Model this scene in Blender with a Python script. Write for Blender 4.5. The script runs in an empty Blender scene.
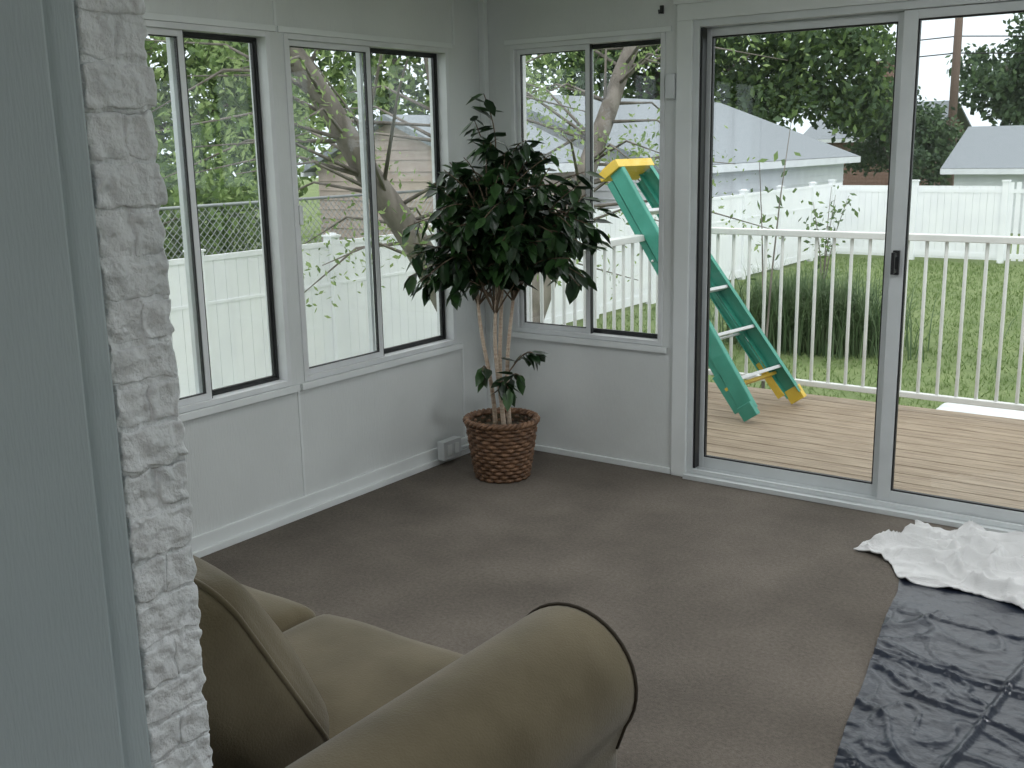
import bpy, math, random
import numpy as np
from mathutils import Vector, Matrix, noise
random.seed(7); rng=np.random.default_rng(7)
sc=bpy.context.scene
sc.view_settings.view_transform='Standard'
sc.view_settings.look='None'
sc.view_settings.exposure=0.58

# ---------------------------------------------------------------- materials
def M(name,c1,c2=None,scale=8,rough=.6,metal=0,bump=0,bscale=60,detail=4,spec=.5,stretch=(1,1,1),bstretch=None,lo=.35,hi=.65,sheen=0,bdist=.01,trans=0,nr=.5,bdet=5):
    m=bpy.data.materials.new(name); m.use_nodes=True
    nt=m.node_tree; b=nt.nodes['Principled BSDF']
    b.inputs['Roughness'].default_value=rough; b.inputs['Metallic'].default_value=metal
    b.inputs['Specular IOR Level'].default_value=spec
    if sheen: b.inputs['Sheen Weight'].default_value=sheen
    c2=c2 or tuple(x*.9 for x in c1)
    tc=nt.nodes.new('ShaderNodeTexCoord')
    mp=nt.nodes.new('ShaderNodeMapping'); mp.inputs['Scale'].default_value=stretch
    nt.links.new(tc.outputs['Object'],mp.inputs[0])
    n=nt.nodes.new('ShaderNodeTexNoise'); n.inputs['Scale'].default_value=scale; n.inputs['Detail'].default_value=detail; n.inputs['Roughness'].default_value=nr
    nt.links.new(mp.outputs[0],n.inputs['Vector'])
    r=nt.nodes.new('ShaderNodeValToRGB')
    r.color_ramp.elements[0].color=(*c1,1); r.color_ramp.elements[1].color=(*c2,1)
    r.color_ramp.elements[0].position=lo; r.color_ramp.elements[1].position=hi
    nt.links.new(n.outputs['Fac'],r.inputs[0]); nt.links.new(r.outputs[0],b.inputs['Base Color'])
    if bump:
        mp2=nt.nodes.new('ShaderNodeMapping'); mp2.inputs['Scale'].default_value=bstretch or stretch
        nt.links.new(tc.outputs['Object'],mp2.inputs[0])
        n2=nt.nodes.new('ShaderNodeTexNoise'); n2.inputs['Scale'].default_value=bscale; n2.inputs['Detail'].default_value=bdet
        nt.links.new(mp2.outputs[0],n2.inputs['Vector'])
        bp=nt.nodes.new('ShaderNodeBump'); bp.inputs['Strength'].default_value=bump; bp.inputs['Distance'].default_value=bdist
        nt.links.new(n2.outputs['Fac'],bp.inputs['Height']); nt.links.new(bp.outputs[0],b.inputs['Normal'])
    if trans:
        t=nt.nodes.new('ShaderNodeBsdfTranslucent'); nt.links.new(r.outputs[0],t.inputs[0])
        mx=nt.nodes.new('ShaderNodeMixShader'); mx.inputs[0].default_value=trans
        nt.links.new(b.outputs[0],mx.inputs[1]); nt.links.new(t.outputs[0],mx.inputs[2])
        nt.links.new(mx.outputs[0],nt.nodes['Material Output'].inputs[0])
    return m

mWall=M('white_panel_paint',(.635,.66,.655),(.685,.71,.705),3,.5,bump=.4,bscale=30,bstretch=(6,6,.7),bdist=.007)
mTrim=M('white_trim_paint',(.72,.75,.75),(.76,.79,.79),5,.4)
mBrick=M('painted_brick',(.84,.86,.87),(.70,.73,.74),18,.6,bump=1,bscale=55,bdist=.010,lo=.5,hi=.8,detail=8)
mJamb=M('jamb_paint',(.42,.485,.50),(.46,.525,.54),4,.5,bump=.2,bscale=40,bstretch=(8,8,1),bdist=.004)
mCeil=M('ceiling_paint',(.7,.72,.72),None,5,.7)
mCarpet=M('grey_carpet',(.112,.097,.082),(.205,.180,.155),75,.95,bump=.6,bscale=240,spec=.1,bdist=.010,detail=6,lo=.28,hi=.72,nr=.75)
nt=mCarpet.node_tree; bb=nt.nodes['Principled BSDF']; lk=bb.inputs['Base Color'].links[0].from_socket
tcn=nt.nodes.new('ShaderNodeTexCoord'); n3=nt.nodes.new('ShaderNodeTexNoise'); n3.inputs['Scale'].default_value=2.6; n3.inputs['Detail'].default_value=8; nt.links.new(tcn.outputs['Object'],n3.inputs['Vector'])
r3=nt.nodes.new('ShaderNodeMapRange'); r3.inputs['From Min'].default_value=.3; r3.inputs['From Max'].default_value=.7; r3.inputs['To Min'].default_value=.78; r3.inputs['To Max'].default_value=1.22; nt.links.new(n3.outputs['Fac'],r3.inputs['Value'])
vm=nt.nodes.new('ShaderNodeVectorMath'); vm.operation='SCALE'; nt.links.new(lk,vm.inputs[0]); nt.links.new(r3.outputs[0],vm.inputs['Scale']); nt.links.new(vm.outputs[0],bb.inputs['Base Color'])
mAlu=M('aluminium_frame',(.60,.63,.64),(.66,.69,.70),6,.4,metal=.1)
mWF=M('white_window_frame',(.72,.74,.75),None,6,.4)
mBlk=M('black_gasket',(.014,.015,.016),None,6,.5)
mSofa=M('olive_microsuede',(.116,.094,.054),(.172,.142,.088),5,.85,bump=.3,bscale=220,spec=.12,sheen=.25,bdist=.004,detail=8)
mPipe=M('dark_piping',(.045,.033,.02),None,8,.8)
mWick=M('wicker',(.10,.050,.026),(.24,.13,.070),30,.5,bump=.4,bscale=120)
mSoil=M('soil_moss',(.04,.03,.02),(.09,.07,.04),40,.95,bump=1,bscale=80)
mBark=M('ficus_bark',(.42,.31,.23),(.60,.50,.40),25,.8,bump=.4,bscale=60,stretch=(1,1,4))
mTwig=M('ficus_twig',(.12,.085,.055),(.18,.13,.09),25,.8)
mLeafs=[M('ficus_leaf_%d'%i,c,d,12,.36,trans=.12) for i,(c,d) in enumerate([((.015,.042,.014),(.025,.062,.020)),((.03,.078,.022),(.045,.105,.03)),((.010,.028,.011),(.017,.042,.015))])]
mTarp=M('black_plastic',(.011,.015,.026),(.017,.023,.038),4,.29,spec=.5,bump=.55,bscale=7,bdist=.03,bdet=4)
mTowel=M('white_terry',(.74,.74,.74),(.82,.82,.82),12,.95,bump=.8,bscale=260,bdist=.006)
mVinyl=M('white_vinyl',(.80,.82,.86),(.85,.87,.90),3,.4)
mRail=M('cream_railing_paint',(.62,.63,.62),(.68,.69,.68),8,.5)
mDeck=M('deck_wood',(.21,.155,.105),(.36,.29,.21),5,.7,bump=.3,bscale=20,stretch=(1,14,14),detail=6)
mGreen=M('green_fibreglass',(.035,.235,.175),(.05,.29,.22),8,.35)
mYel=M('yellow_plastic',(.62,.42,.04),(.68,.48,.07),8,.4)
mTread=M('aluminium_tread',(.64,.65,.66),None,12,.35,metal=.3)
mLawn=M('lawn_grass',(.115,.170,.058),(.205,.262,.105),1.6,.95,bump=1,bscale=30,detail=15,bdist=.05,nr=.75)
mBlade=[M('grass_blade_a',(.135,.20,.062),(.19,.272,.098),3,.7,trans=.3),M('grass_blade_b',(.07,.125,.055),(.125,.185,.09),3,.7,trans=.3)]
mTree=[M('foliage_a',(.10,.168,.052),(.18,.27,.088),2,.8,trans=.35),M('foliage_b',(.058,.102,.043),(.098,.158,.064),2,.8,trans=.3),M('foliage_c',(.215,.30,.11),(.30,.395,.16),2,.8,trans=.4)]
mDark=[M('dark_foliage_a',(.038,.07,.04),(.058,.10,.05),2,.85,trans=.2),M('dark_foliage_b',(.058,.098,.05),(.085,.14,.065),2,.85,trans=.2)]
mTrunk=M('tree_bark',(.11,.097,.085),(.20,.178,.158),8,.9,bump=1,bscale=14,stretch=(1,1,.3))
mRoof=M('grey_shingle',(.18,.205,.225),(.245,.27,.295),25,.9,bump=.5,bscale=30)
mSideW=M('white_siding',(.68,.71,.75),None,3,.5)
mSideT=M('tan_siding',(.36,.30,.27),(.44,.375,.34),3,.6)
mBrickR=M('red_brick',(.17,.105,.085),(.24,.15,.12),14,.85)
mPole=M('pole_wood',(.14,.10,.08),None,8,.9)
mSteel=M('galvanised_wire',(.30,.32,.33),None,8,.5,metal=.5)
mStone=M('pale_stone',(.52,.55,.57),(.62,.65,.66),8,.9,bump=.5)
mPlas=M('outlet_plastic',(.66,.69,.70),None,8,.4)
mHFloor=M('hall_wood_floor',(.25,.16,.09),(.32,.21,.12),4,.5,stretch=(1,8,1))
mFillGlow=bpy.data.materials.new('fill_panel_glow'); mFillGlow.use_nodes=True  # glowing face of the added, unseen fill panels
_b=mFillGlow.node_tree.nodes['Principled BSDF']; _b.inputs['Base Color'].default_value=(.9,.9,.9,1); _b.inputs['Emission Color'].default_value=(.95,.98,1,1); _b.inputs['Emission Strength'].default_value=1.0

def glass():
    m=bpy.data.materials.new('window_glass'); m.use_nodes=True; nt=m.node_tree; nt.nodes.clear()
    o=nt.nodes.new('ShaderNodeOutputMaterial'); t=nt.nodes.new('ShaderNodeBsdfTransparent'); t.inputs[0].default_value=(.965,.98,.975,1)
    g=nt.nodes.new('ShaderNodeBsdfGlossy'); g.inputs['Roughness'].default_value=.02
    f=nt.nodes.new('ShaderNodeLayerWeight'); f.inputs['Blend'].default_value=.5
    p=nt.nodes.new('ShaderNodeMath'); p.operation='POWER'; p.inputs[1].default_value=5
    q=nt.nodes.new('ShaderNodeMath'); q.operation='MULTIPLY_ADD'; q.inputs[1].default_value=.9; q.inputs[2].default_value=.03
    nt.links.new(f.outputs['Facing'],p.inputs[0]); nt.links.new(p.outputs[0],q.inputs[0])
    mx=nt.nodes.new('ShaderNodeMixShader')
    nt.links.new(q.outputs[0],mx.inputs[0]); nt.links.new(t.outputs[0],mx.inputs[1]); nt.links.new(g.outputs[0],mx.inputs[2]); nt.links.new(mx.outputs[0],o.inputs[0])
    return m
mGlass=glass()

# ---------------------------------------------------------------- mesh builder
class MB:
    def __init__(s): s.v=[]; s.f=[]; s.m=[]; s.s=[]; s.mats=[]
    def mi(s,mat):
        if mat not in s.mats: s.mats.append(mat)
        return s.mats.index(mat)
    def add(s,vs,fs,mat,smooth=False):
        o=len(s.v); k=s.mi(mat)
        s.v.extend([tuple(map(float,p)) for p in vs])
        for f in fs: s.f.append(tuple(i+o for i in f)); s.m.append(k); s.s.append(smooth)
    def box(s,x0,x1,y0,y1,z0,z1,mat):
        if x0>x1:x0,x1=x1,x0
        if y0>y1:y0,y1=y1,y0
        if z0>z1:z0,z1=z1,z0
        s.add([(x0,y0,z0),(x1,y0,z0),(x1,y1,z0),(x0,y1,z0),(x0,y0,z1),(x1,y0,z1),(x1,y1,z1),(x0,y1,z1)],
          [(0,3,2,1),(4,5,6,7),(0,1,5,4),(1,2,6,5),(2,3,7,6),(3,0,4,7)],mat)
    def beam(s,p0,p1,w,d,side,mat):
        p0=Vector(p0);p1=Vector(p1);z=(p1-p0).normalized();x=Vector(side);x=(x-z*x.dot(z)).normalized();y=z.cross(x)
        vs=[]
        for p in(p0,p1):
            for a,b in((-1,-1),(1,-1),(1,1),(-1,1)): vs.append(p+x*(a*w/2)+y*(b*d/2))
        s.add(vs,[(0,3,2,1),(4,5,6,7),(0,1,5,4),(1,2,6,5),(2,3,7,6),(3,0,4,7)],mat)
    def tube(s,pts,rad,mat,n=8,closed=False,cap=True):
        pts=[Vector(p) for p in pts]; N=len(pts)
        if not hasattr(rad,'__len__'): rad=[rad]*N
        vs=[];prev=None
        for i,p in enumerate(pts):
            if closed: t=(pts[(i+1)%N]-pts[i-1])
            else: t=pts[min(i+1,N-1)]-pts[max(i-1,0)]
            t.normalize()
            if prev is None:
                a=Vector((0,0,1)) if abs(t.z)<.9 else Vector((1,0,0))
                x=t.cross(a).normalized()
            else: x=(prev-t*prev.dot(t)).normalized()
            prev=x; y=t.cross(x)
            for j in range(n):
                an=2*math.pi*j/n; vs.append(p+(x*math.cos(an)+y*math.sin(an))*rad[i])
        fs=[]
        for i in range(N if closed else N-1):
            a=i*n;b=((i+1)%N)*n
            for j in range(n): fs.append((a+j,a+(j+1)%n,b+(j+1)%n,b+j))
        if cap and not closed: fs.append(tuple(range(n-1,-1,-1))); fs.append(tuple((N-1)*n+j for j in range(n)))
        s.add(vs,fs,mat,True)
    def rbox(s,c,h,r,mat,n=14,crown=(0,0,0),rot=None,jit=0,jf=8):
        vs=[];fs=[];ids={}
        def T(k): 
            t=-1+2*k/n
            return math.copysign(abs(t)**.75,t) if t else 0
        def vid(i,j,k):
            key=(i,j,k)
            if key in ids: return ids[key]
            p=[T(i)*h[0],T(j)*h[1],T(k)*h[2]]
            q=[max(-(h[a]-r),min(h[a]-r,p[a])) for a in range(3)]
            d=Vector([p[a]-q[a] for a in range(3)])
            if d.length>0: d=d.normalized()*r
            u=[p[a]/h[a] for a in range(3)]
            P=Vector(q)+d
            w=[1-u[a]**2 for a in range(3)]
            P.x+=crown[0]*u[0]*w[1]*w[2]; P.y+=crown[1]*u[1]*w[0]*w[2]; P.z+=crown[2]*u[2]*w[0]*w[1]
            if jit: 
                nn=noise.noise_vector((P+Vector(c))*jf); P+=nn*jit
            if rot: P=rot@P
            P+=Vector(c)
            ids[key]=len(vs); vs.append(P); return ids[key]
        for a in range(n):
            for b in range(n):
                for (f) in (lambda i,j:(i,j,0),lambda i,j:(i,j,n),lambda i,j:(i,0,j),lambda i,j:(i,n,j),lambda i,j:(0,i,j),lambda i,j:(n,i,j)):
                    fs.append((vid(*f(a,b)),vid(*f(a+1,b)),vid(*f(a+1,b+1)),vid(*f(a,b+1))))
        s.add(vs,fs,mat,True)
    def build(s,name,bevel=0,fixn=False):
        me=bpy.data.meshes.new(name)
        V=np.array(s.v); lo=V.min(0);hi=V.max(0); o=np.array([(lo[0]+hi[0])/2,(lo[1]+hi[1])/2,lo[2]])
        me.from_pydata((V-o).tolist(),[],s.f)
        for m in s.mats: me.materials.append(m)
        me.polygons.foreach_set('material_index',s.m); me.polygons.foreach_set('use_smooth',s.s)
        me.update()
        if fixn:
            import bmesh
            bm=bmesh.new(); bm.from_mesh(me); bmesh.ops.recalc_face_normals(bm,faces=bm.faces); bm.to_mesh(me); bm.free()
        ob=bpy.data.objects.new(name,me); ob.location=o; sc.collection.objects.link(ob)
        if bevel:
            b=ob.modifiers.new('bevel','BEVEL'); b.width=bevel; b.segments=2; b.limit_method='ANGLE'
        return ob

def cards(mb,P,size,mats,aspect=.5,droop=0.0):
    P=P.copy(); P[:,2]=np.maximum(P[:,2],-.94+size)
    N=len(P); d=rng.normal(size=(N,3)); d[:,2]-=droop; d/=np.linalg.norm(d,axis=1)[:,None]
    e=rng.normal(size=(N,3)); w=np.cross(d,e); w/=np.linalg.norm(w,axis=1)[:,None]
    S=size*rng.uniform(.6,1.4,size=(N,1))
    a=P; b=P+d*S*.5+w*S*aspect*.5; c=P+d*S; e2=P+d*S*.5-w*S*aspect*.5
    o=len(mb.v); ks=[mb.mi(m) for m in mats]
    A=np.stack([a,b,c,e2],1).reshape(-1,3)
    mb.v.extend(map(tuple,A.tolist()))
    kk=rng.integers(0,len(ks),N)
    for i in range(N): mb.f.append((o+4*i,o+4*i+1,o+4*i+2,o+4*i+3)); mb.m.append(ks[kk[i]]); mb.s.append(False)
def blob(n,c,r,shell=.5):
    d=rng.normal(size=(n,3)); d/=np.linalg.norm(d,axis=1)[:,None]
    q=rng.uniform(shell,1,size=(n,1))
    return np.array(c)+d*q*np.array(r)

# ---------------------------------------------------------------- room shell
H=2.42
def wall_x(mb,x0,x1,ya,yb,holes,z0=0,z1=H,mat=mWall):
    y=ya
    for (h0,h1,b,t) in sorted(holes):
        mb.box(x0,x1,y,h0,z0,z1,mat)
        if b>z0: mb.box(x0,x1,h0,h1,z0,b,mat)
        mb.box(x0,x1,h0,h1,t,z1,mat); y=h1
    mb.box(x0,x1,y,yb,z0,z1,mat)
def wall_y(mb,y0,y1,xa,xb,holes,z0=0,z1=H,mat=mWall):
    x=xa
    for (h0,h1,b,t) in sorted(holes):
        mb.box(x,h0,y0,y1,z0,z1,mat)
        if b>z0: mb.box(h0,h1,y0,y1,z0,b,mat)
        mb.box(h0,h1,y0,y1,t,z1,mat); x=h1
    mb.box(x,xb,y0,y1,z0,z1,mat)

WZ0,WZ1=.59,2.03
A=(-2.27,-1.415); B=(-1.340,-.285); C=(.17,1.025); D=(1.165,3.01); DZ=2.09
CZ0,CZ1=.625,2.05
mb=MB(); wall_x(mb,-.12,0,-3.72,.12,[(A[0],A[1],WZ0,WZ1),(B[0],B[1],WZ0,WZ1),(-3.5,-2.42,WZ0,WZ1)])
for y in(-2.345,-1.378,-.235): mb.box(0,.004,y-.006,y+.006,0,WZ0-.03,mTrim); mb.box(0,.004,y-.006,y+.006,WZ1+.02,H,mTrim)
mb.build('wall_west')
mb=MB(); wall_y(mb,0,.12,0,4.6,[(C[0],C[1],CZ0,CZ1),(D[0],D[1],0,DZ)]); mb.build('wall_north')
mb=MB(); wall_x(mb,4.6,4.72,-3.72,.12,[(-3.3,-2.1,.66,WZ1),(-1.9,-.5,.66,WZ1)]); mb.build('wall_east')
mb=MB(); mb.box(-.12,2.33,-4.0,-3.736,0,H,mBrick); mb.box(2.335,4.5,-4.0,-3.735,2.15,H,mBrick); mb.box(4.5,4.72,-4.0,-3.72,0,H,mBrick)
z=0;k=0
while z<H-.06:
    hh=.046+random.uniform(-.005,.005)
    px=random.uniform(-.0028,.0022)
    if k%2:   # two headers butted with a thin vertical joint
        mb.rbox((2.2525+px,-3.789,z+hh/2),(.090,.0225,hh/2),.003,mBrick,n=12,jit=.0055,jf=60)
        mb.rbox((2.2515+random.uniform(-.002,.002),-3.745,z+hh/2),(.090,.0205,hh/2),.003,mBrick,n=12,jit=.0055,jf=60)
    else:
        mb.rbox((2.2525+px,-3.768+random.uniform(-.002,.002),z+hh/2),(.090,.044,hh/2),.003,mBrick,n=18,jit=.0055,jf=60)
    z+=hh+.005;k+=1
for q in range(12): mb.rbox((2.2490,-3.768,H*(q+.5)/12),(.0905,.0425,H/24),.001,mBrick,n=34,jit=.006,jf=60)
mb.build('wall_south',fixn=True)
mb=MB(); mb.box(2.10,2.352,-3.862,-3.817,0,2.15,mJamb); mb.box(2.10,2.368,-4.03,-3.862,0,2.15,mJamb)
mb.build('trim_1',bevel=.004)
mb=MB(); mb.box(-.12,4.72,-4.0,.12,-.12,0,mCarpet); mb.build('floor')
mb=MB(); mb.box(-.12,4.72,-4.0,.12,H,H+.1,mCeil); mb.build('ceiling')
mb=MB(); mb.box(.5,6,-7.5,-4.0,-.12,-.002,mHFloor); mb.build('floor.001')
mb=MB(); mb.box(.5,6,-7.5,-4.0,H,H+.1,mCeil); mb.build('ceiling.001')
mb=MB(); mb.box(.4,.5,-7.5,-4.0,0,H,mWall); mb.build('wall_hall_west')
mb=MB(); mb.box(6,6.1,-7.5,-4.0,0,H,mWall); mb.build('wall_hall_east')
mb=MB(); mb.box(.5,6,-7.6,-7.5,0,H,mWall); mb.build('wall_hall_south')
mb=MB(); mb.box(4.72,6,-4.0,-3.9,0,H,mWall); mb.build('wall_hall_north')
mb=MB(); mb.box(0,.015,-3.72,-.036,0,.085,mTrim); mb.box(.015,.03,-3.72,-.036,0,.03,mTrim); mb.build('baseboard_west',bevel=.003)
mb=MB(); mb.box(.036,D[0]-.08,-.014,0,0,.03,mTrim); mb.build('baseboard_north',bevel=.003)
mb=MB(); mb.box(0,.035,-.035,0,0,H,mTrim); mb.build('trim_2',bevel=.003)
mb=MB()
mb.box(D[0]-.075,D[0],-.02,0,0,DZ,mTrim); mb.box(D[0]-.075,D[1]+.075,-.02,0,DZ,DZ+.07,mTrim); mb.box(D[1],D[1]+.075,-.02,0,0,DZ,mTrim)
mb.box(D[0]-.09,D[1]+.1,-.03,0,DZ+.07,DZ+.095,mTrim)
mb.build('trim_3',bevel=.003)

# ---------------------------------------------------------------- windows
def window(name,axis,a0,a1,z0,z1,inn,mid=None):
    mb=MB()
    X0=0 if inn>0 else 4.6
    def bx(u0,u1,d0,d1,za,zb,m):
        if axis=='y': mb.box(X0+inn*d0,X0+inn*d1,u0,u1,za,zb,m)
        else: mb.box(u0,u1,-d0,-d1,za,zb,m)
    t=.022
    def frame(u0,u1,d0,d1,za,zb,w,m,ml=None):
        bx(u0,u0+w,d0,d1,za,zb,ml or m); bx(u1-w,u1,d0,d1,za,zb,m); bx(u0+w,u1-w,d0,d1,za,za+w,m); bx(u0+w,u1-w,d0,d1,zb-w,zb,m)
    frame(a0,a1,-.10,.006,z0,z1,t,mWF)
    bx(a0-.03,a1+.03,.0065,.022,z0-.03,z0-.002,mTrim); bx(a0-.03,a1+.03,0,.010,z1+.001,z1+.025,mTrim)
    mid=mid or (a0+a1)/2
    def sash(u0,u1,d,fm,w,g,ml=None):
        za,zb=z0+t,z1-t
        frame(u0,u1,d-.012,d+.012,za,zb,w,fm,ml)
        frame(u0+w,u1-w,d-.008,d+.008,za+w,zb-w,g,mBlk,ml)
        bx(u0+w+g,u1-w-g,d-.002,d+.002,za+w+g,zb-w-g,mGlass)
    sash(a0+t,mid+.02,-.025,mWF,.024,.004)
    sash(mid-.012,a1-t,-.06,mBlk,.014,.007,mAlu)
    bx(mid+.0205,mid+.025,-.036,-.014,z0+t,z1-t,mBlk)
    zc=(z0+z1)/2
    bx(a0+t+.003,a0+t+.022,-.0125,.010,zc-.05,zc+.03,mTrim)
    mb.build(name,bevel=.0012)
window('window_1','y',A[0],A[1],WZ0,WZ1,1)
window('window_2','y',B[0],B[1],WZ0,WZ1,1,mid=-.835)
window('window_3','x',C[0],C[1],CZ0,CZ1,1)
window('window_4','y',-3.5,-2.42,WZ0,WZ1,1)
window('window_5','y',-3.3,-2.1,.66,WZ1,-1)
window('window_6','y',-1.9,-.5,.66,WZ1,-1)

# patio door
mb=MB()
x0,x1=D; zt=DZ
mb.box(x0,x0+.03,-.005,.11,.023,zt,mAlu); mb.box(x1-.035,x1,-.005,.11,.023,zt,mAlu); mb.box(x0+.03,x1-.035,-.005,.11,zt-.03,zt,mAlu)
mb.box(x0,x1,-.045,.12,0,.022,mAlu); mb.box(x0+.03,x1-.035,-.012,.0,.0225,.045,mAlu); mb.box(x0+.03,x1-.035,.048,.054,.0225,.04,mAlu)
def panel(xa,xb,y,wl,wr):
    za,zb=.035,zt-.032
    mb.box(xa,xa+wl,y-.016,y+.016,za,zb,mAlu); mb.box(xb-wr,xb,y-.016,y+.016,za,zb,mAlu)
    mb.box(xa+wl,xb-wr,y-.015,y+.015,za,za+.055,mAlu); mb.box(xa+wl,xb-wr,y-.015,y+.015,zb-.035,zb,mAlu)
    g=.007; l=xa+wl; r=xb-wr; b=za+.055; t=zb-.035
    mb.box(l,l+g,y-.01,y+.01,b,t,mBlk); mb.box(r-g,r,y-.01,y+.01,b,t,mBlk)
    mb.box(l+g,r-g,y-.01,y+.01,b,b+g,mBlk); mb.box(l+g,r-g,y-.01,y+.01,t-g,t,mBlk)
    mb.box(l+g,r-g,y-.002,y+.002,b+g,t-g,mGlass)
panel(x0+.031,2.075,.075,.025,.045)
panel(2.065,x1-.036,.03,.055,.05)
mb.box(x0+.031,x0+.042,.0,.045,.047,zt-.033,mBlk)
hx=2.092
mb.box(hx-.013,hx+.013,-.004,.0135,1.02,1.12,mBlk); mb.box(hx-.007,hx+.007,-.035,-.004,1.03,1.045,mBlk); mb.box(hx-.007,hx+.007,-.035,-.004,1.095,1.11,mBlk); mb.box(hx-.007,hx+.007,-.045,-.035,1.025,1.115,mBlk)
mb.build('door_1',bevel=.0015)

mb=MB(); mb.box(.031,.075,-.50,-.36,.03,.125,mPlas); mb.box(.075,.079,-.475,-.44,.05,.105,mTrim); mb.box(.075,.079,-.42,-.385,.05,.105,mTrim); mb.box(.031,.05,-.36,-.04,.045,.06,mPlas); mb.build('wall_outlet',bevel=.005)
mb=MB(); mb.box(1.04,1.085,-.03,-.0,1.76,1.87,mPlas); mb.build('door_sensor',bevel=.004)
mb=MB(); mb.box(1.0,1.015,-.012,-.0,2.13,2.165,mBlk); mb.tube([(1.007,-.012,2.14),(1.007,-.03,2.13),(1.007,-.034,2.145)],.004,mBlk); mb.build('wall_hook',bevel=.002)

# ---------------------------------------------------------------- sofa
mb=MB()
YB,YF=-3.66,-2.74
mb.rbox((1.235,-3.19,.20),(1.10,.44,.125),.03,mSofa)
mb.rbox((1.12,-3.575,.42),(.93,.08,.30),.06,mSofa,crown=(0,0,.01))
for i in range(3):
    cx=.66+.578*i
    mb.rbox((cx,-3.09,.385),(.287,.345,.075),.045,mSofa,n=18,crown=(0,.012,.028),jit=.006,jf=6)
    R=Matrix.Rotation(math.radians(27),3,'X')
    if i<2: mb.rbox((cx-.06,-3.40,.62),(.26,.085,.22),.06,mSofa,n=16,crown=(.01,.05,.01),rot=R)
R=Matrix.Rotation(math.radians(30),3,'X')@Matrix.Rotation(math.radians(-5),3,'Z')
cp=Vector((1.825,-3.40,.655))
hx_,hy_,hz_,r_=.240,.115,.238,.075
mb.rbox(cp,(hx_,hy_,hz_),r_,mSofa,n=22,crown=(.0,.045,.0),rot=R)
loop=[]
def outl(hx,hz,r,N=16):
    o=[]
    for (sx,sz,a0) in((1,1,0),(-1,1,90),(-1,-1,180),(1,-1,270)):
        for k in range(N+1):
            a=math.radians(a0+90*k/N); o.append((sx*(hx-r)+r*math.cos(a),sz*(hz-r)+r*math.sin(a)))
    return o
yy_=.070; rr_=hy_-r_; dr=math.sqrt(max(0,r_*r_-(yy_-rr_)**2))
for (a,b) in outl(hx_-(r_-dr),hz_-(r_-dr),dr): loop.append(cp+R@Vector((a,yy_,b)))
mb.tube(loop,.0055,mSofa,n=6,closed=True)
def arm(cx,sgn):
    prof=[]
    r=.15; zc=.49
    prof.append((cx-sgn*.135,.10)); prof.append((cx-sgn*.14,.40))
    for k in range(0,25):
        a=math.pi+.1-k*(math.pi*1.22)/24
        prof.append((cx+sgn*r*math.cos(a),zc+r*math.sin(a)))
    prof.append((cx+sgn*.105,.35)); prof.append((cx+sgn*.10,.10))
    n=len(prof)
    stations=[(YB,.93),(YB+.02,.985),(YB+.05,1),(-3.4,1.0),(-3.1,1.0),(-2.9,1.0),(YF-.04,1.0),(YF-.014,.99),(YF-.004,.965),(YF,.93)]
    cz=.38
    vs=[]
    for (y,sc_) in stations:
        for (px,pz) in prof: vs.append((cx+(px-cx)*sc_,y,cz+(pz-cz)*sc_))
    fs=[]
    for i in range(len(stations)-1):
        for j in range(n):
            fs.append((i*n+j,i*n+(j+1)%n,(i+1)*n+(j+1)%n,(i+1)*n+j))
    fs.append(tuple(range(n))); fs.append(tuple((len(stations)-1)*n+j for j in range(n)))
    mb.add(vs,fs,mSofa,True)
    mb.tube([(px,YF-.014,pz) for px,pz in prof[1:-1]],.0042,mPipe,n=6)
arm(2.268,1); arm(.20,-1)
for x in(.2,2.2):
    for y in(-3.55,-2.85): mb.box(x-.03,x+.03,y-.03,y+.03,0,.1,mPipe)
mb.build('sofa',fixn=True)

# ---------------------------------------------------------------- ficus
root=bpy.data.objects.new('potted_ficus_tree',None); root.location=(.41,-.466,0); sc.collection.objects.link(root)
def child(ob):
    ob.parent=root; ob.matrix_parent_inverse=Matrix.Translation((-.41,.466,0))
mb=MB(); PX,PY=.41,-.466
rows=15
for i in range(rows):
    z=.012+i*.27/(rows-1); R0=.118+.045*(z/.28)**.8
    pts=[]
    for k in range(96):
        a=2*math.pi*k/96
        rr=R0+.007*math.sin(a*16+(math.pi if i%2 else 0))
        pts.append((PX+rr*math.cos(a),PY+rr*math.sin(a),z))
    mb.tube(pts,.0102,mWick,n=6,closed=True)
for k in range(32):
    a=2*math.pi*(k+.5)/32
    mb.tube([(PX+.118*math.cos(a),PY+.118*math.sin(a),.0),(PX+.163*math.cos(a),PY+.163*math.sin(a),.28)],.005,mWick,n=5)
for ph in(0,math.pi):
    pts=[]
    for k in range(128):
        a=2*math.pi*k/128; pts.append((PX+(.170+.008*math.cos(a*20+ph))*math.cos(a),PY+(.170+.008*math.cos(a*20+ph))*math.sin(a),.287+.008*math.sin(a*20+ph)))
    mb.tube(pts,.010,mWick,n=6,closed=True)
vs=[(PX,PY,.245)];fs=[]
for k in range(32):
    a=2*math.pi*k/32; vs.append((PX+.150*math.cos(a),PY+.150*math.sin(a),.24))
for k in range(32): fs.append((0,1+k,1+(k+1)%32))
mb.add(vs,fs,mSoil,True)
vs=[];fs=[]
for k in range(32):
    a=2*math.pi*k/32; vs+= [(PX+.108*math.cos(a),PY+.108*math.sin(a),.003),(PX+.152*math.cos(a),PY+.152*math.sin(a),.275)]
for k in range(32): j=(k+1)%32; fs.append((2*k,2*j,2*j+1,2*k+1))
mb.add(vs,fs,mSoil,True)
child(mb.build('wicker_basket'))
mb=MB()
CR=Vector((.8138,.5811,0)); CD=Vector((-.5811,.8138,0))
stems=[]
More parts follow.
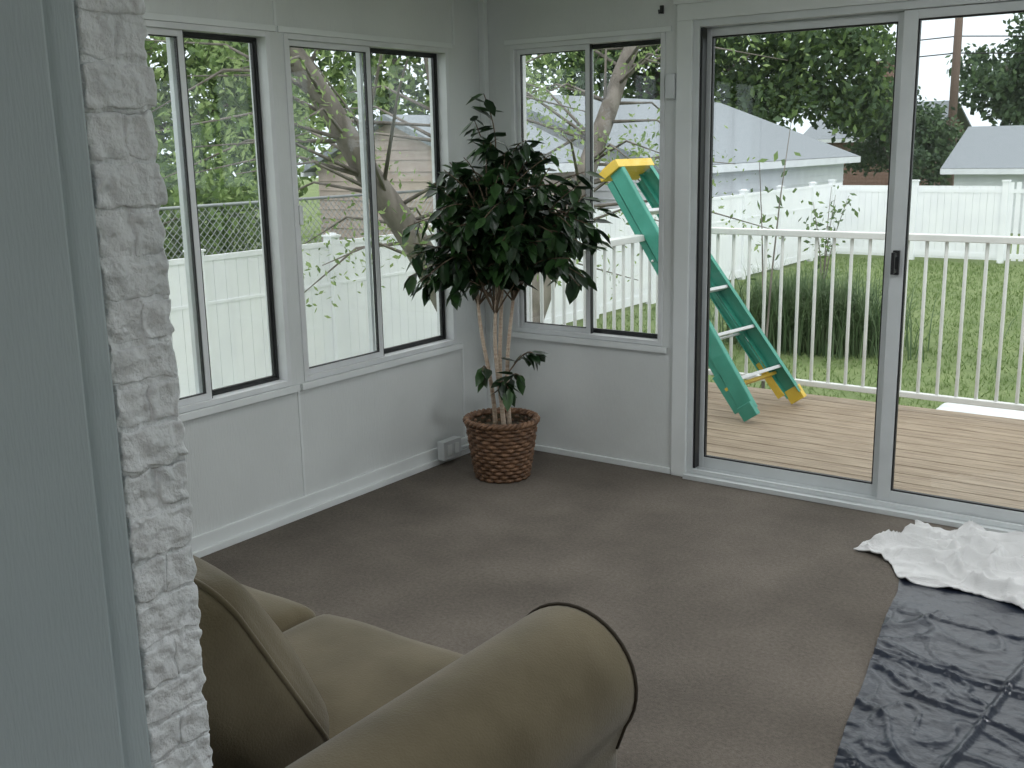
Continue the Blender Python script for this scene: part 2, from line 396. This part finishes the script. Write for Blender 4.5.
spec_=[(-.035,.0,-.115,.02,1.18,.5),(.0,-.03,-.02,-.05,1.12,1.4),(.03,.01,.075,.03,1.20,2.4),(.012,.03,.0,.06,1.45,3.2)]
for (r0,d0,r1,d1,top,ph) in spec_:
    pts=[];rad=[]
    for k in range(15):
        t=k/14
        off=CR*(r0+(r1-r0)*t+.012*math.sin(t*7+ph))+CD*(d0+(d1-d0)*t+.012*math.cos(t*6+ph))
        pts.append(Vector((PX,PY,.22+t*(top-.22)))+off)
        rad.append(.0115*(1-.5*t))
    mb.tube(pts,rad,mBark,n=8); stems.append(pts)
leaves=MB()
def leaf(p,d,L,W):
    d=d.normalized(); up=Vector((random.uniform(-.5,.5),random.uniform(-.5,.5),1))
    w=d.cross(up)
    if w.length<.05: w=d.cross(Vector((1,0,0)))
    w.normalize(); n=w.cross(d)
    m=p+d*L*.45-n*W*.14; tip=p+d*L-n*L*random.uniform(0,.15)
    l1=p+d*L*.28+w*W*.42+n*W*.04; l2=p+d*L*.62+w*W*.40
    r1=p+d*L*.28-w*W*.42+n*W*.04; r2=p+d*L*.62-w*W*.40
    leaves.add([p,l1,l2,tip,r2,r1,m],[(0,6,1),(1,6,2),(2,6,3),(3,6,4),(4,6,5),(5,6,0)],random.choice(mLeafs),True)
def twig(p0,p1,nl,droop=.08,start=.25,L=.098):
    p0=Vector(p0);p1=Vector(p1); pts=[]
    side=Vector((random.uniform(-.04,.04),random.uniform(-.04,.04),0))
    for k in range(9):
        t=k/8; q=p0.lerp(p1,t)+Vector((0,0,droop*math.sin(t*math.pi)*1.1))+side*math.sin(t*3)
        q.x=max(q.x,.05); q.y=min(q.y,-.05)
        pts.append(q)
    mb.tube(pts,[.0034*(1-.7*k/8)+.001 for k in range(9)],mTwig,n=5)
    for i in range(nl):
        t=start+(1-start)*(i+random.random())/nl; f=min(t*8,7.99); k=int(f); q=pts[k].lerp(pts[k+1],f-k)
        dirv=(pts[k+1]-pts[k]).normalized()
        d=dirv*.5+Vector((random.gauss(0,.55),random.gauss(0,.55),random.uniform(-1.3,.0)))
        LL=L*random.uniform(.7,1.2)
        e=q+d.normalized()*LL
        if e.x<.02 or e.y>-.02: d.x=abs(d.x); d.y=-abs(d.y)
        leaf(q,d,LL,LL*.52)
for i in range(150):
    while True:
        a=random.uniform(-1,1); b=random.uniform(-1,1); c=random.uniform(-1,1)
        r2=a*a+b*b+c*c
        if .12<r2<1: break
    zc=1.235; hw=.54
    e=Vector((PX,PY,zc))+CR*(a*hw+.02)+CD*(b*.36)+Vector((0,0,c*.40-.09*a*a))
    if c<-.6 and abs(a)<.22: continue
    e.x=max(e.x,.06); e.y=min(e.y,-.06)
    st=random.choice(stems[:3] if e.z<1.35 else stems)
    twig(st[random.randint(9,14)],e,random.randint(13,19))
topst=stems[3][-1]
twig(topst,Vector((PX-.05,PY-.02,1.80)),18,droop=0,start=.05)
twig(topst,Vector((PX-.10,PY-.03,1.70)),14,droop=.02)
twig(stems[2][4],Vector((PX,PY,.60))+CR*.17,16,droop=.05,start=.2)
twig(stems[1][3],Vector((PX,PY,.46))+CR*.04+CD*-.12,14,droop=.05,start=.2)
twig(stems[2][3],Vector((PX,PY,.50))+CR*.10+CD*-.06,10,droop=.05,start=.3)
twig(stems[0][4],Vector((PX,PY,.52))+CR*-.08+CD*-.08,6,droop=.05,start=.3)
child(mb.build('ficus_trunk')); child(leaves.build('ficus_leaves'))

# ---------------------------------------------------------------- tarp + towel
def sheet(name,corners,nx,ny,hf,mat,solid=0,edge=.015):
    c=[Vector((*p,0)) for p in corners]; vs=[];fs=[]
    for j in range(ny+1):
        for i in range(nx+1):
            u,v=i/nx,j/ny
            p=(c[0]*(1-u)+c[1]*u)*(1-v)+(c[3]*(1-u)+c[2]*u)*v
            w=noise.noise_vector(p*5); p=p+Vector((w.x,w.y,0))*edge
            vs.append((p.x,p.y,hf(p,u,v)))
    for j in range(ny):
        for i in range(nx): a=j*(nx+1)+i; fs.append((a,a+1,a+nx+2,a+nx+1))
    m_=MB(); m_.add(vs,fs,mat,True); ob=m_.build(name)
    if solid: s=ob.modifiers.new('s','SOLIDIFY'); s.thickness=solid; s.offset=1
    return ob
def ridge(p,f): return 1-abs(noise.noise(p*f))*2
def ht(p,u,v):
    q=Vector((p.x*1.0+.3*p.y,p.y,0)); w=noise.noise_vector(p*2.5)*.15; q=q+w
    h=max(0,ridge(q+Vector((3,1,0)),3.0))**8*.013+max(0,ridge(q+Vector((9,4,2)),7.5))**7*.007+max(0,ridge(q+Vector((1,7,2)),15))**6*.003+max(0,noise.noise(p*2.2))*.010+noise.noise(p*10)*.002
    h+=.010*math.exp(-((p.y+1.35+.1*(p.x-2.5))/.008)**2)+.009*math.exp(-((p.x-2.98-.08*p.y)/.008)**2)+.009*math.exp(-((p.y+2.0-.05*(p.x-2.5))/.008)**2)+.007*math.exp(-((p.y+1.0+.02*(p.x-2.5))/.008)**2)
    k=max(0,min(1,(-.90-p.y)/.10))
    return .004+max(0,h)*k
sheet('plastic_tarp',[(2.36,-.60),(4.2,-.64),(4.2,-3.1),(2.76,-3.1)],260,300,ht,mTarp,0,.012)
folds=[((2.25,-.22),(2.75,-.30),.032,.040),((2.50,-.16),(3.1,-.24),.036,.050),((2.35,-.50),(2.85,-.42),.030,.045),((2.60,-.62),(3.05,-.66),.036,.050),((2.75,-.36),(2.95,-.60),.030,.045),((2.20,-.40),(2.45,-.30),.028,.034),((2.45,-.34),(2.55,-.60),.026,.036),((2.9,-.3),(3.15,-.45),.04,.05),((2.22,-.52),(2.40,-.44),.022,.026),((2.62,-.22),(2.66,-.48),.026,.042),((2.80,-.72),(2.84,-.50),.026,.035)]
def hw(p,u,v):
    w=noise.noise_vector(p*5)*.09; q=Vector((p.x+w.x,p.y+w.y,0)); h=.0
    for (a,b,wd,am) in folds:
        a=Vector((*a,0));b=Vector((*b,0)); t=max(0,min(1,(q-a).dot(b-a)/(b-a).length_squared)); d=(q-a.lerp(b,t)).length
        h=max(h,am*math.exp(-(d/wd)**2*1.4))
    q2=Vector((p.x*.8-p.y*.6,p.y*1.2+p.x*.3,.5))+w
    h+=.022*max(0,ridge(q2+Vector((5,2,1)),7))**4+.012*max(0,ridge(q2+Vector((2,8,1)),14))**3+.004*noise.noise(p*22)
    e=min(u,1-u,v,1-v); k=min(1,e/.05)
    return .010+ max(0,h)*(.45+.55*k)
sheet('white_towel',[(2.165,-.56),(2.25,-.12),(3.15,-.14),(3.05,-.86)],240,170,hw,mTowel,.006,.10)

# ---------------------------------------------------------------- deck and railing
ZD=-.08; G=-1.0
mb=MB(); y=.125
while y<2.22:
    mb.box(.04,5.4,y,y+.135,ZD-.035,ZD,mDeck); y+=.145
mb.box(.04,5.4,2.20,2.24,ZD-.25,ZD-.036,mDeck); mb.box(.04,.08,.125,2.2,ZD-.25,ZD-.036,mDeck)
for x in(.15,2.2,4.2):
    mb.box(x,x+.1,2.08,2.18,G,ZD-.036,mDeck)
mb.build('deck',bevel=.004)
mb=MB(); RT=1.01; RY=2.14
mb.box(.06,5.4,RY-.035,RY+.035,RT-.04,RT,mRail); mb.box(.06,5.4,RY-.02,RY+.02,ZD+.09,ZD+.125,mRail)
x=.20
while x<5.4: mb.tube([(x,RY,ZD+.1),(x,RY,RT-.02)],.0115,mRail,n=8); x+=.112
for x in(.10,2.9,5.35): mb.box(x-.036,x+.036,RY-.036,RY+.036,ZD,RT-.005,mRail)
mb.box(.065,.135,.13,RY-.036,RT-.04,RT,mRail); mb.box(.08,.12,.13,RY,ZD+.09,ZD+.125,mRail)
y=.24
while y<2.05: mb.tube([(.10,y,ZD+.1),(.10,y,RT-.02)],.0115,mRail,n=8); y+=.112
mb.build('deck_railing',bevel=.006)

# ---------------------------------------------------------------- stepladder
mb=MB()
Bc=Vector((.965,1.66,ZD+.012)); Tc=Vector((-.075,1.63,1.42)); wv=Vector((.13,.99,0)).normalized()
dv=(Tc-Bc).normalized(); nv=dv.cross(wv).normalized()
if nv.z<0: nv=-nv
def rail(off,wb,wt,mat,t0=0,t1=1,w=.03,d=.075):
    for s_ in(-1,1):
        p0=Bc.lerp(Tc,t0)+wv*(s_*(wb+(wt-wb)*t0))+nv*off; p1=Bc.lerp(Tc,t1)+wv*(s_*(wb+(wt-wb)*t1))+nv*off
        mb.beam(p0,p1,.006,d,wv,mat)
        mb.beam(p0+nv*(d/2)+wv*(-s_*w/2),p1+nv*(d/2)+wv*(-s_*w/2),w,.005,wv,mat)
        mb.beam(p0-nv*(d/2)+wv*(-s_*w/2),p1-nv*(d/2)+wv*(-s_*w/2),w,.005,wv,mat)
rail(0,.29,.165,mGreen,.04,.985,w=.036,d=.10)
rail(-.085,.26,.16,mGreen,.16,.97,w=.022,d=.045)
for s_ in(-1,1):
    p=Bc+wv*(s_*.285)+dv*.03; mb.beam(p,p+dv*.09,.042,.105,wv,mGreen if s_<0 else mYel)
    q0=Bc+dv*.10+wv*(s_*.258)-nv*.075; q1=Bc+dv*.36+wv*(s_*.25)-nv*.085
    mb.beam(q0,q1,.03,.055,wv,mYel if s_>0 else mGreen)
for k in range(5):
    t=.155+k*.165
    hw_=.29+(.165-.29)*t
    p=Bc.lerp(Tc,t)
    mb.beam(p-wv*(hw_-.004),p+wv*(hw_-.004),.085,.02,nv*.8+Vector((.5,0,-.0)),mTread)
    if k in(1,3): mb.tube([p-wv*(hw_)-nv*.085,p+wv*(hw_)-nv*.085],.009,mTread,n=6)
mb.beam(Bc.lerp(Tc,.14)-wv*.27-nv*.05,Bc.lerp(Tc,.14)+wv*.27-nv*.05,.05,.02,nv,mYel)
mb.beam(Tc-wv*.19-nv*.03,Tc+wv*.19-nv*.03,.17,.055,nv,mYel)
mb.beam(Tc-wv*.17-nv*.03+dv*.03,Tc+wv*.17-nv*.03+dv*.03,.11,.02,nv,mYel)
mb.build('stepladder',bevel=.003)

# ---------------------------------------------------------------- yard
mb=MB(); mb.box(-70,60,-30,90,G-.3,G-.001,mLawn); mb.build('lawn')
mb=MB()
N=30000; P=np.stack([rng.uniform(-4.8,4,N),rng.uniform(2.6,19.2,N),np.full(N,G)],1)
hh=rng.uniform(.03,.08,N); an=rng.uniform(0,6.28,N)
k=mb.mi(mBlade[0])
for i in range(N):
    x,y,z=P[i]; c_,s_=math.cos(an[i])*.010,math.sin(an[i])*.010; o=len(mb.v)
    mb.v+= [(x-c_,y-s_,z),(x+c_,y+s_,z),(x+rng.normal()*.03,y+rng.normal()*.03,z+hh[i])]; mb.f.append((o,o+1,o+2)); mb.m.append(k); mb.s.append(False)
mb.build('lawn_grass_blades')
mb=MB(); mb.rbox((1.3,5.9,G+.045),(.42,.2,.04),.03,mStone,n=10,jit=.005,jf=5); mb.rbox((1.95,5.95,G+.045),(.2,.16,.04),.03,mStone,n=8,jit=.005,jf=5); mb.build('paving_stones',fixn=True)
FX,FY,FT=-4.95,19.4,.63
mb=MB()
y=-7
while y<FY:
    for k in range(12):
        yy=y+.06+k*.14; mb.box(FX-.012,FX+.012,yy,yy+.136,G+.06,FT-.06,mVinyl)
    mb.box(FX-.02,FX+.02,y,y+1.8,FT-.08,FT-.03,mVinyl); mb.box(FX-.02,FX+.02,y,y+1.8,G+.05,G+.18,mVinyl); mb.box(FX-.018,FX+.018,y,y+1.8,FT-.5,FT-.47,mVinyl)
    mb.box(FX-.06,FX+.06,y-.06,y+.06,G,FT+.02,mVinyl)
    mb.box(FX-.075,FX+.075,y-.075,y+.075,FT+.02,FT+.04,mVinyl); mb.box(FX-.04,FX+.04,y-.04,y+.04,FT+.04,FT+.06,mVinyl)
    y+=1.8
x=FX
while x<9:
    solid=x<-2.4
    for k in range(12):
        xx=x+.06+k*.14; mb.box(xx,xx+(.136 if solid else .09),FY-.012,FY+.012,G+.06,FT-(.06 if solid else -.02),mVinyl)
    mb.box(x,x+1.8,FY-.02,FY+.02,FT-.2,FT-.12,mVinyl); mb.box(x,x+1.8,FY-.02,FY+.02,G+.1,G+.2,mVinyl)
    mb.box(x-.06,x+.06,FY-.06,FY+.06,G,FT+.03,mVinyl); mb.box(x-.075,x+.075,FY-.075,FY+.075,FT+.03,FT+.06,mVinyl)
    x+=1.8
mb.build('vinyl_fence')
mb=MB(); CX=-7.4; y=-2
while y<=9: mb.tube([(CX,y,G),(CX,y,.95)],.03,mSteel,n=8); y+=2.4
mb.tube([(CX,-2,.92),(CX,8.6,.92)],.022,mSteel,n=6)
hgt=1.85
yy=-2
while yy<8.7-hgt: 
    mb.tube([(CX,yy,G+.05),(CX,yy+hgt,G+.05+hgt)],.005,mSteel,n=3,cap=False); mb.tube([(CX,yy+hgt,G+.05),(CX,yy,G+.05+hgt)],.005,mSteel,n=3,cap=False); yy+=.1
mb.build('chain_link_fence')

def house(name,x0,x1,y0,y1,ze,zr,axis,wm,rm,ov=.3,chim=None):
    mb=MB(); mb.box(x0,x1,y0,y1,G,ze,wm)
    z=G+.1
    while z<ze-.05:
        mb.box(x0-.015,x1+.015,y0-.015,y1+.015,z,z+.012,wm); z+=.16
    t=.1
    if axis=='y':
        xm=(x0+x1)/2; s=(zr-ze)/(xm-x0)
        mb.add([(x0,y0,ze),(x1,y0,ze),(xm,y0,zr),(x0,y1,ze),(x1,y1,ze),(xm,y1,zr)],[(0,1,2),(3,5,4)],wm)
        zz_=ze+.12
        while zz_<zr-.1:
            hw2=(zr-zz_)/s; mb.box(xm-hw2,xm+hw2,y0-.015,y0+.01,zz_,zz_+.012,wm); zz_+=.16
        for sg,xe in((-1,x0-ov),(1,x1+ov)):
            zz=ze-ov*s
            mb.add([(xe,y0-ov,zz),(xm,y0-ov,zr),(xm,y1+ov,zr),(xe,y1+ov,zz),(xe,y0-ov,zz+t),(xm,y0-ov,zr+t),(xm,y1+ov,zr+t),(xe,y1+ov,zz+t)],
             [(0,1,2,3),(4,5,6,7),(0,1,5,4),(2,3,7,6)],rm)
            mb.box(xe-.03,xe+.03,y0-ov,y1+ov,zz-.06,zz+.09,mSideW)
    else:
        ym=(y0+y1)/2; s=(zr-ze)/(ym-y0)
        mb.add([(x0,y0,ze),(x0,y1,ze),(x0,ym,zr),(x1,y0,ze),(x1,y1,ze),(x1,ym,zr)],[(0,1,2),(3,5,4)],wm)
        for ye in(y0-ov,y1+ov):
            zz=ze-ov*s
            mb.add([(x0-ov,ye,zz),(x0-ov,ym,zr),(x1+ov,ym,zr),(x1+ov,ye,zz),(x0-ov,ye,zz+t),(x0-ov,ym,zr+t),(x1+ov,ym,zr+t),(x1+ov,ye,zz+t)],
             [(0,1,2,3),(4,5,6,7),(0,1,5,4),(2,3,7,6)],rm)
            mb.box(x0-ov,x1+ov,ye-.03,ye+.03,zz-.06,zz+.09,mSideW)
    if chim: mb.box(chim[0],chim[0]+.8,chim[1],chim[1]+.8,ze,chim[2],mBrickR); mb.box(chim[0]-.06,chim[0]+.86,chim[1]-.06,chim[1]+.86,chim[2],chim[2]+.12,mBrickR)
    mb.build(name)
house('white_garage',-13.2,-6.0,13.2,23.2,1.15,2.5,'y',mSideW,mRoof)
house('tan_shed',-10.5,-7.0,9.1,12.4,1.25,2.0,'y',mSideT,mRoof,ov=.2)
house('neighbor_garage',-4.2,5,27,32,.75,1.75,'x',mSideW,mRoof)
house('brick_house',-14,-9.0,42,49,1.6,3.0,'x',mBrickR,mRoof,chim=(-11.6,43,4.6))

mb=MB(); mb.tube([(-7.3,39,G),(-7.3,39,8.5)],[.17,.13],mPole,n=10); mb.box(-8.4,-6.2,38.9,39.0,7.6,7.75,mPole)
for dx,z in((-1,7.8),(1,7.8),(0,5.2),(0,4.6)):
    for tx,ty in((-45,30),(40,55)):
        pts=[Vector((-7.3+dx,39,z)).lerp(Vector((tx+dx,ty,z+.3)),t/12)-Vector((0,0,.8*math.sin(math.pi*t/12))) for t in range(13)]
        mb.tube(pts,.022,mBlk,n=4)
mb.build('utility_pole')

def tree(name,base,h,r,blobs,mats,size,dens):
    mb=MB(); b=Vector(base)
    pts=[b+Vector((.15*math.sin(k*1.3)*r*2,.1*math.cos(k)*r*2,h*k/6)) for k in range(7)]
    mb.tube(pts,[r*(1-.09*k) for k in range(7)],mTrunk,n=10)
    for (c,rr) in blobs:
        c=Vector(c); mb.tube([pts[3],pts[4].lerp(c,.5),c],[r*.4,r*.25,r*.1],mTrunk,n=6)
        area=rr*rr
        for q in range(int(9)):
            dd=Vector(rng.normal(size=3)); dd.normalize(); cc=c+dd*rr*.6
            P=blob(int(dens*area/9),cc,(rr*.55,rr*.55,rr*.42),.3); cards(mb,P,size,mats,.6,.3)
    mb.build(name)
T=mTree
tree('maple_tree',(-19,10.5,G),4,.3,[((-18.5,10,3.2),3.3),((-20,8.5,5.8),3.0),((-17.5,12.5,5.6),2.6),((-17,8,1.2),2.2),((-16,12,2.6),2.3)],[T[0],T[2],T[0],T[1]],.24,440)
tree('shrub_row',(-12.5,5.5,G),1.2,.12,[((-12.5,5.5,.3),1.4),((-12,7.3,.5),1.4),((-13,9,.7),1.6),((-12,3.8,.4),1.5)],[T[0],T[0],T[1]],.16,1000)
tree('maple_tree',(-17.5,19,G),5,.3,[((-16.5,18,4.0),3.0),((-18,20,6.3),2.6),((-14.5,21,5.0),2.4),((-19,15.5,3.5),2.4)],[T[0],T[2],T[1]],.26,340)
tree('maple_tree',(-15,30,G),5,.35,[((-15,29,4.0),3.4),((-12,31,4.4),3.0),((-17,30,6.8),3.3),((-9.8,32.5,3.8),2.6),((-13,29,6.4),2.6)],[T[0],T[1],mDark[1]],.28,520)
tree('oak_tree',(-5.8,46,G),4,.4,[((-6.8,45,4.4),2.2),((-5,46,4.8),2.6),((-3.0,47,5.6),2.6),((-3.6,45,2.8),2.2),((-5.2,45,2.9),2.0),((-.5,46,5),3)],[mDark[0],mDark[1],T[1]],.28,620)
tree('evergreen_tree',(-8.0,34.5,G),3,.15,[((-7.6,34.5,1.6),1.5),((-8.7,35,2.6),1.3),((-9.3,36,1.5),1.5),((-6.8,35,1.0),1.2)],[mDark[0],mDark[1],T[1]],.18,1300)
tree('evergreen_tree',(-6.2,29.8,G),1.6,.1,[((-6.2,29.8,.7),.75)],mDark,.14,1800)

# honey locust inside the yard (multi-stem)
mb=MB(); b=Vector((-3.05,4.2,G))
def limb(pts,r0,r1,n=10):
    pts=[Vector(p) for p in pts]; out=[]
    for i in range(len(pts)-1):
        for k in range(4):
            t=k/4; p0=pts[max(i-1,0)];p1=pts[i];p2=pts[i+1];p3=pts[min(i+2,len(pts)-1)]
            out.append(.5*((2*p1)+(p2-p0)*t+(2*p0-5*p1+4*p2-p3)*t*t+(3*p1-p0-3*p2+p3)*t*t*t))
    out.append(pts[-1]); N=len(out)
    mb.tube(out,[r0+(r1-r0)*k/(N-1) for k in range(N)],mTrunk,n=n); return out
L1=limb([b,(-3.15,3.75,-.2),(-3.3,3.25,.7),(-3.4,2.8,1.3),(-3.5,2.35,2.0),(-3.7,1.7,2.9),(-4,1,3.8)],.17,.07)
L2=limb([b+Vector((0,.05,0)),(-2.95,4.8,0),(-2.85,5.3,.9),(-2.8,5.9,1.8),(-2.75,6.4,2.6),(-2.5,7.2,3.8)],.15,.07)
L3=limb([(-3.15,3.75,-.2),(-3.6,4.1,.8),(-3.9,4.4,1.9),(-4.2,4.5,3)],.10,.05)
tips=[]
for L in(L1,L2,L3):
    for k in range(7,len(L),1):
        for _ in range(3):
            d=Vector((random.gauss(0,1),random.gauss(0,1),random.uniform(-.25,.6))).normalized(); ln=random.uniform(.9,2.2)
            p=L[k]; mid=p+d*ln*.5+Vector((0,0,.12)); e=p+d*ln+Vector((0,0,-.15))
            mb.tube([p,mid,e],[.022,.012,.004],mTrunk,n=5); tips.append((mid,e))
for (m_,e) in tips:
    n=70
    t=rng.uniform(0,1,(n,1)); P=np.array(m_)*(1-t)+np.array(e)*t+rng.normal(size=(n,3))*np.array([.2,.2,.13])
    cards(mb,P,.065,[mTree[0],mTree[2],mTree[2]],.42,.4)
mb.build('honey_locust_tree')

# ornamental grass clump
mb=MB(); k=mb.mi(mBlade[1])
for i in range(3600):
    cx=-1.4+rng.normal()*.42; cy=8.6+rng.normal()*.25
    a=rng.uniform(0,6.28); ln=rng.uniform(.6,1.4); sp=rng.uniform(.15,.9)
    o=len(mb.v); wx,wy=-math.sin(a)*.009,math.cos(a)*.009
    for t in(0,.3,.6,.8,1):
        rr=sp*t*t; z=G+ln*(t-.35*t**3*(.4+sp)); w=1-t*.9
        mb.v+= [(cx+math.cos(a)*rr-wx*w,cy+math.sin(a)*rr-wy*w,z),(cx+math.cos(a)*rr+wx*w,cy+math.sin(a)*rr+wy*w,z)]
    for q in range(4): mb.f.append((o+2*q,o+2*q+1,o+2*q+3,o+2*q+2)); mb.m.append(k); mb.s.append(False)
mb.build('ornamental_grass')
def sapling(base,h,spread,n,nl):
    mb=MB(); b=Vector(base)
    for s_ in range(n):
        d=Vector((random.uniform(-1,1)*spread,random.uniform(-1,1)*spread,h*random.uniform(.7,1)))
        pts=[b+Vector((d.x*t*t,d.y*t*t,d.z*t)) for t in(0,.25,.5,.75,1)]
        mb.tube(pts,[.014,.011,.009,.006,.003],mTrunk,n=5)
        P=np.array([list(pts[2].lerp(pts[4],random.random())) for _ in range(nl)])+rng.normal(size=(nl,3))*.08
        cards(mb,P,.10,[mTree[0],mTree[1]],.45,.3)
    mb.build('sapling')
sapling((-.35,4.6,G),2.75,.25,2,14)
sapling((-2.1,11.0,G),2.1,.6,5,26)

# ---------------------------------------------------------------- light
w=bpy.data.worlds.new('overcast'); sc.world=w; w.use_nodes=True; nt=w.node_tree
bg=nt.nodes['Background']; tc=nt.nodes.new('ShaderNodeTexCoord'); sp=nt.nodes.new('ShaderNodeSeparateXYZ'); rp=nt.nodes.new('ShaderNodeValToRGB')
nt.links.new(tc.outputs['Generated'],sp.inputs[0]); nt.links.new(sp.outputs['Z'],rp.inputs[0]); nt.links.new(rp.outputs[0],bg.inputs[0])
rp.color_ramp.elements[0].position=0; rp.color_ramp.elements[0].color=(.60,.67,.73,1)
rp.color_ramp.elements[1].position=.5; rp.color_ramp.elements[1].color=(.98,.99,1,1)
bg.inputs[1].default_value=1.3
sun=bpy.data.lights.new('hazy_sun','SUN'); sun.energy=.8; sun.angle=math.radians(40); sun.color=(1,.97,.92)
so=bpy.data.objects.new('hazy_sun',sun); so.rotation_euler=(math.radians(25),math.radians(20),0); so.location=(0,0,12); sc.collection.objects.link(so)
def fill_light(x,y,pw):  # invented ceiling panel with area light, out of view, added to brighten the interior
    mb=MB(); mb.box(x-.32,x+.32,y-.32,y+.32,H-.05,H-.001,mTrim); mb.box(x-.29,x+.29,y-.29,y+.29,H-.056,H-.051,mFillGlow); mb.build('added_fill_panel',bevel=.004)
    l=bpy.data.lights.new('added_fill_light','AREA'); l.shape='SQUARE'; l.size=.56; l.energy=pw; l.color=(.96,.98,1.0)
    o=bpy.data.objects.new('added_fill_light',l); o.location=(x,y,H-.062); sc.collection.objects.link(o)
fill_light(1.4,-2.2,7); fill_light(3.3,-1.5,17); fill_light(3.6,-5.4,9)

# ---------------------------------------------------------------- camera
cam=bpy.data.cameras.new('camera'); cam.sensor_width=36; cam.lens=37.76; cam.clip_start=.02; cam.clip_end=300
co=bpy.data.objects.new('camera',cam); sc.collection.objects.link(co)
R_=Vector((.8138,.5811,-.0190)).normalized(); F_=Vector((-.5705,.7920,-.2169)).normalized(); U_=R_.cross(F_).normalized(); R_=F_.cross(U_)
m=Matrix.Identity(4)
for i in range(3): m[i][0]=R_[i]; m[i][1]=U_[i]; m[i][2]=-F_[i]
m[0][3],m[1][3],m[2][3]=3.38,-4.497,1.57
co.matrix_world=m
sc.camera=co
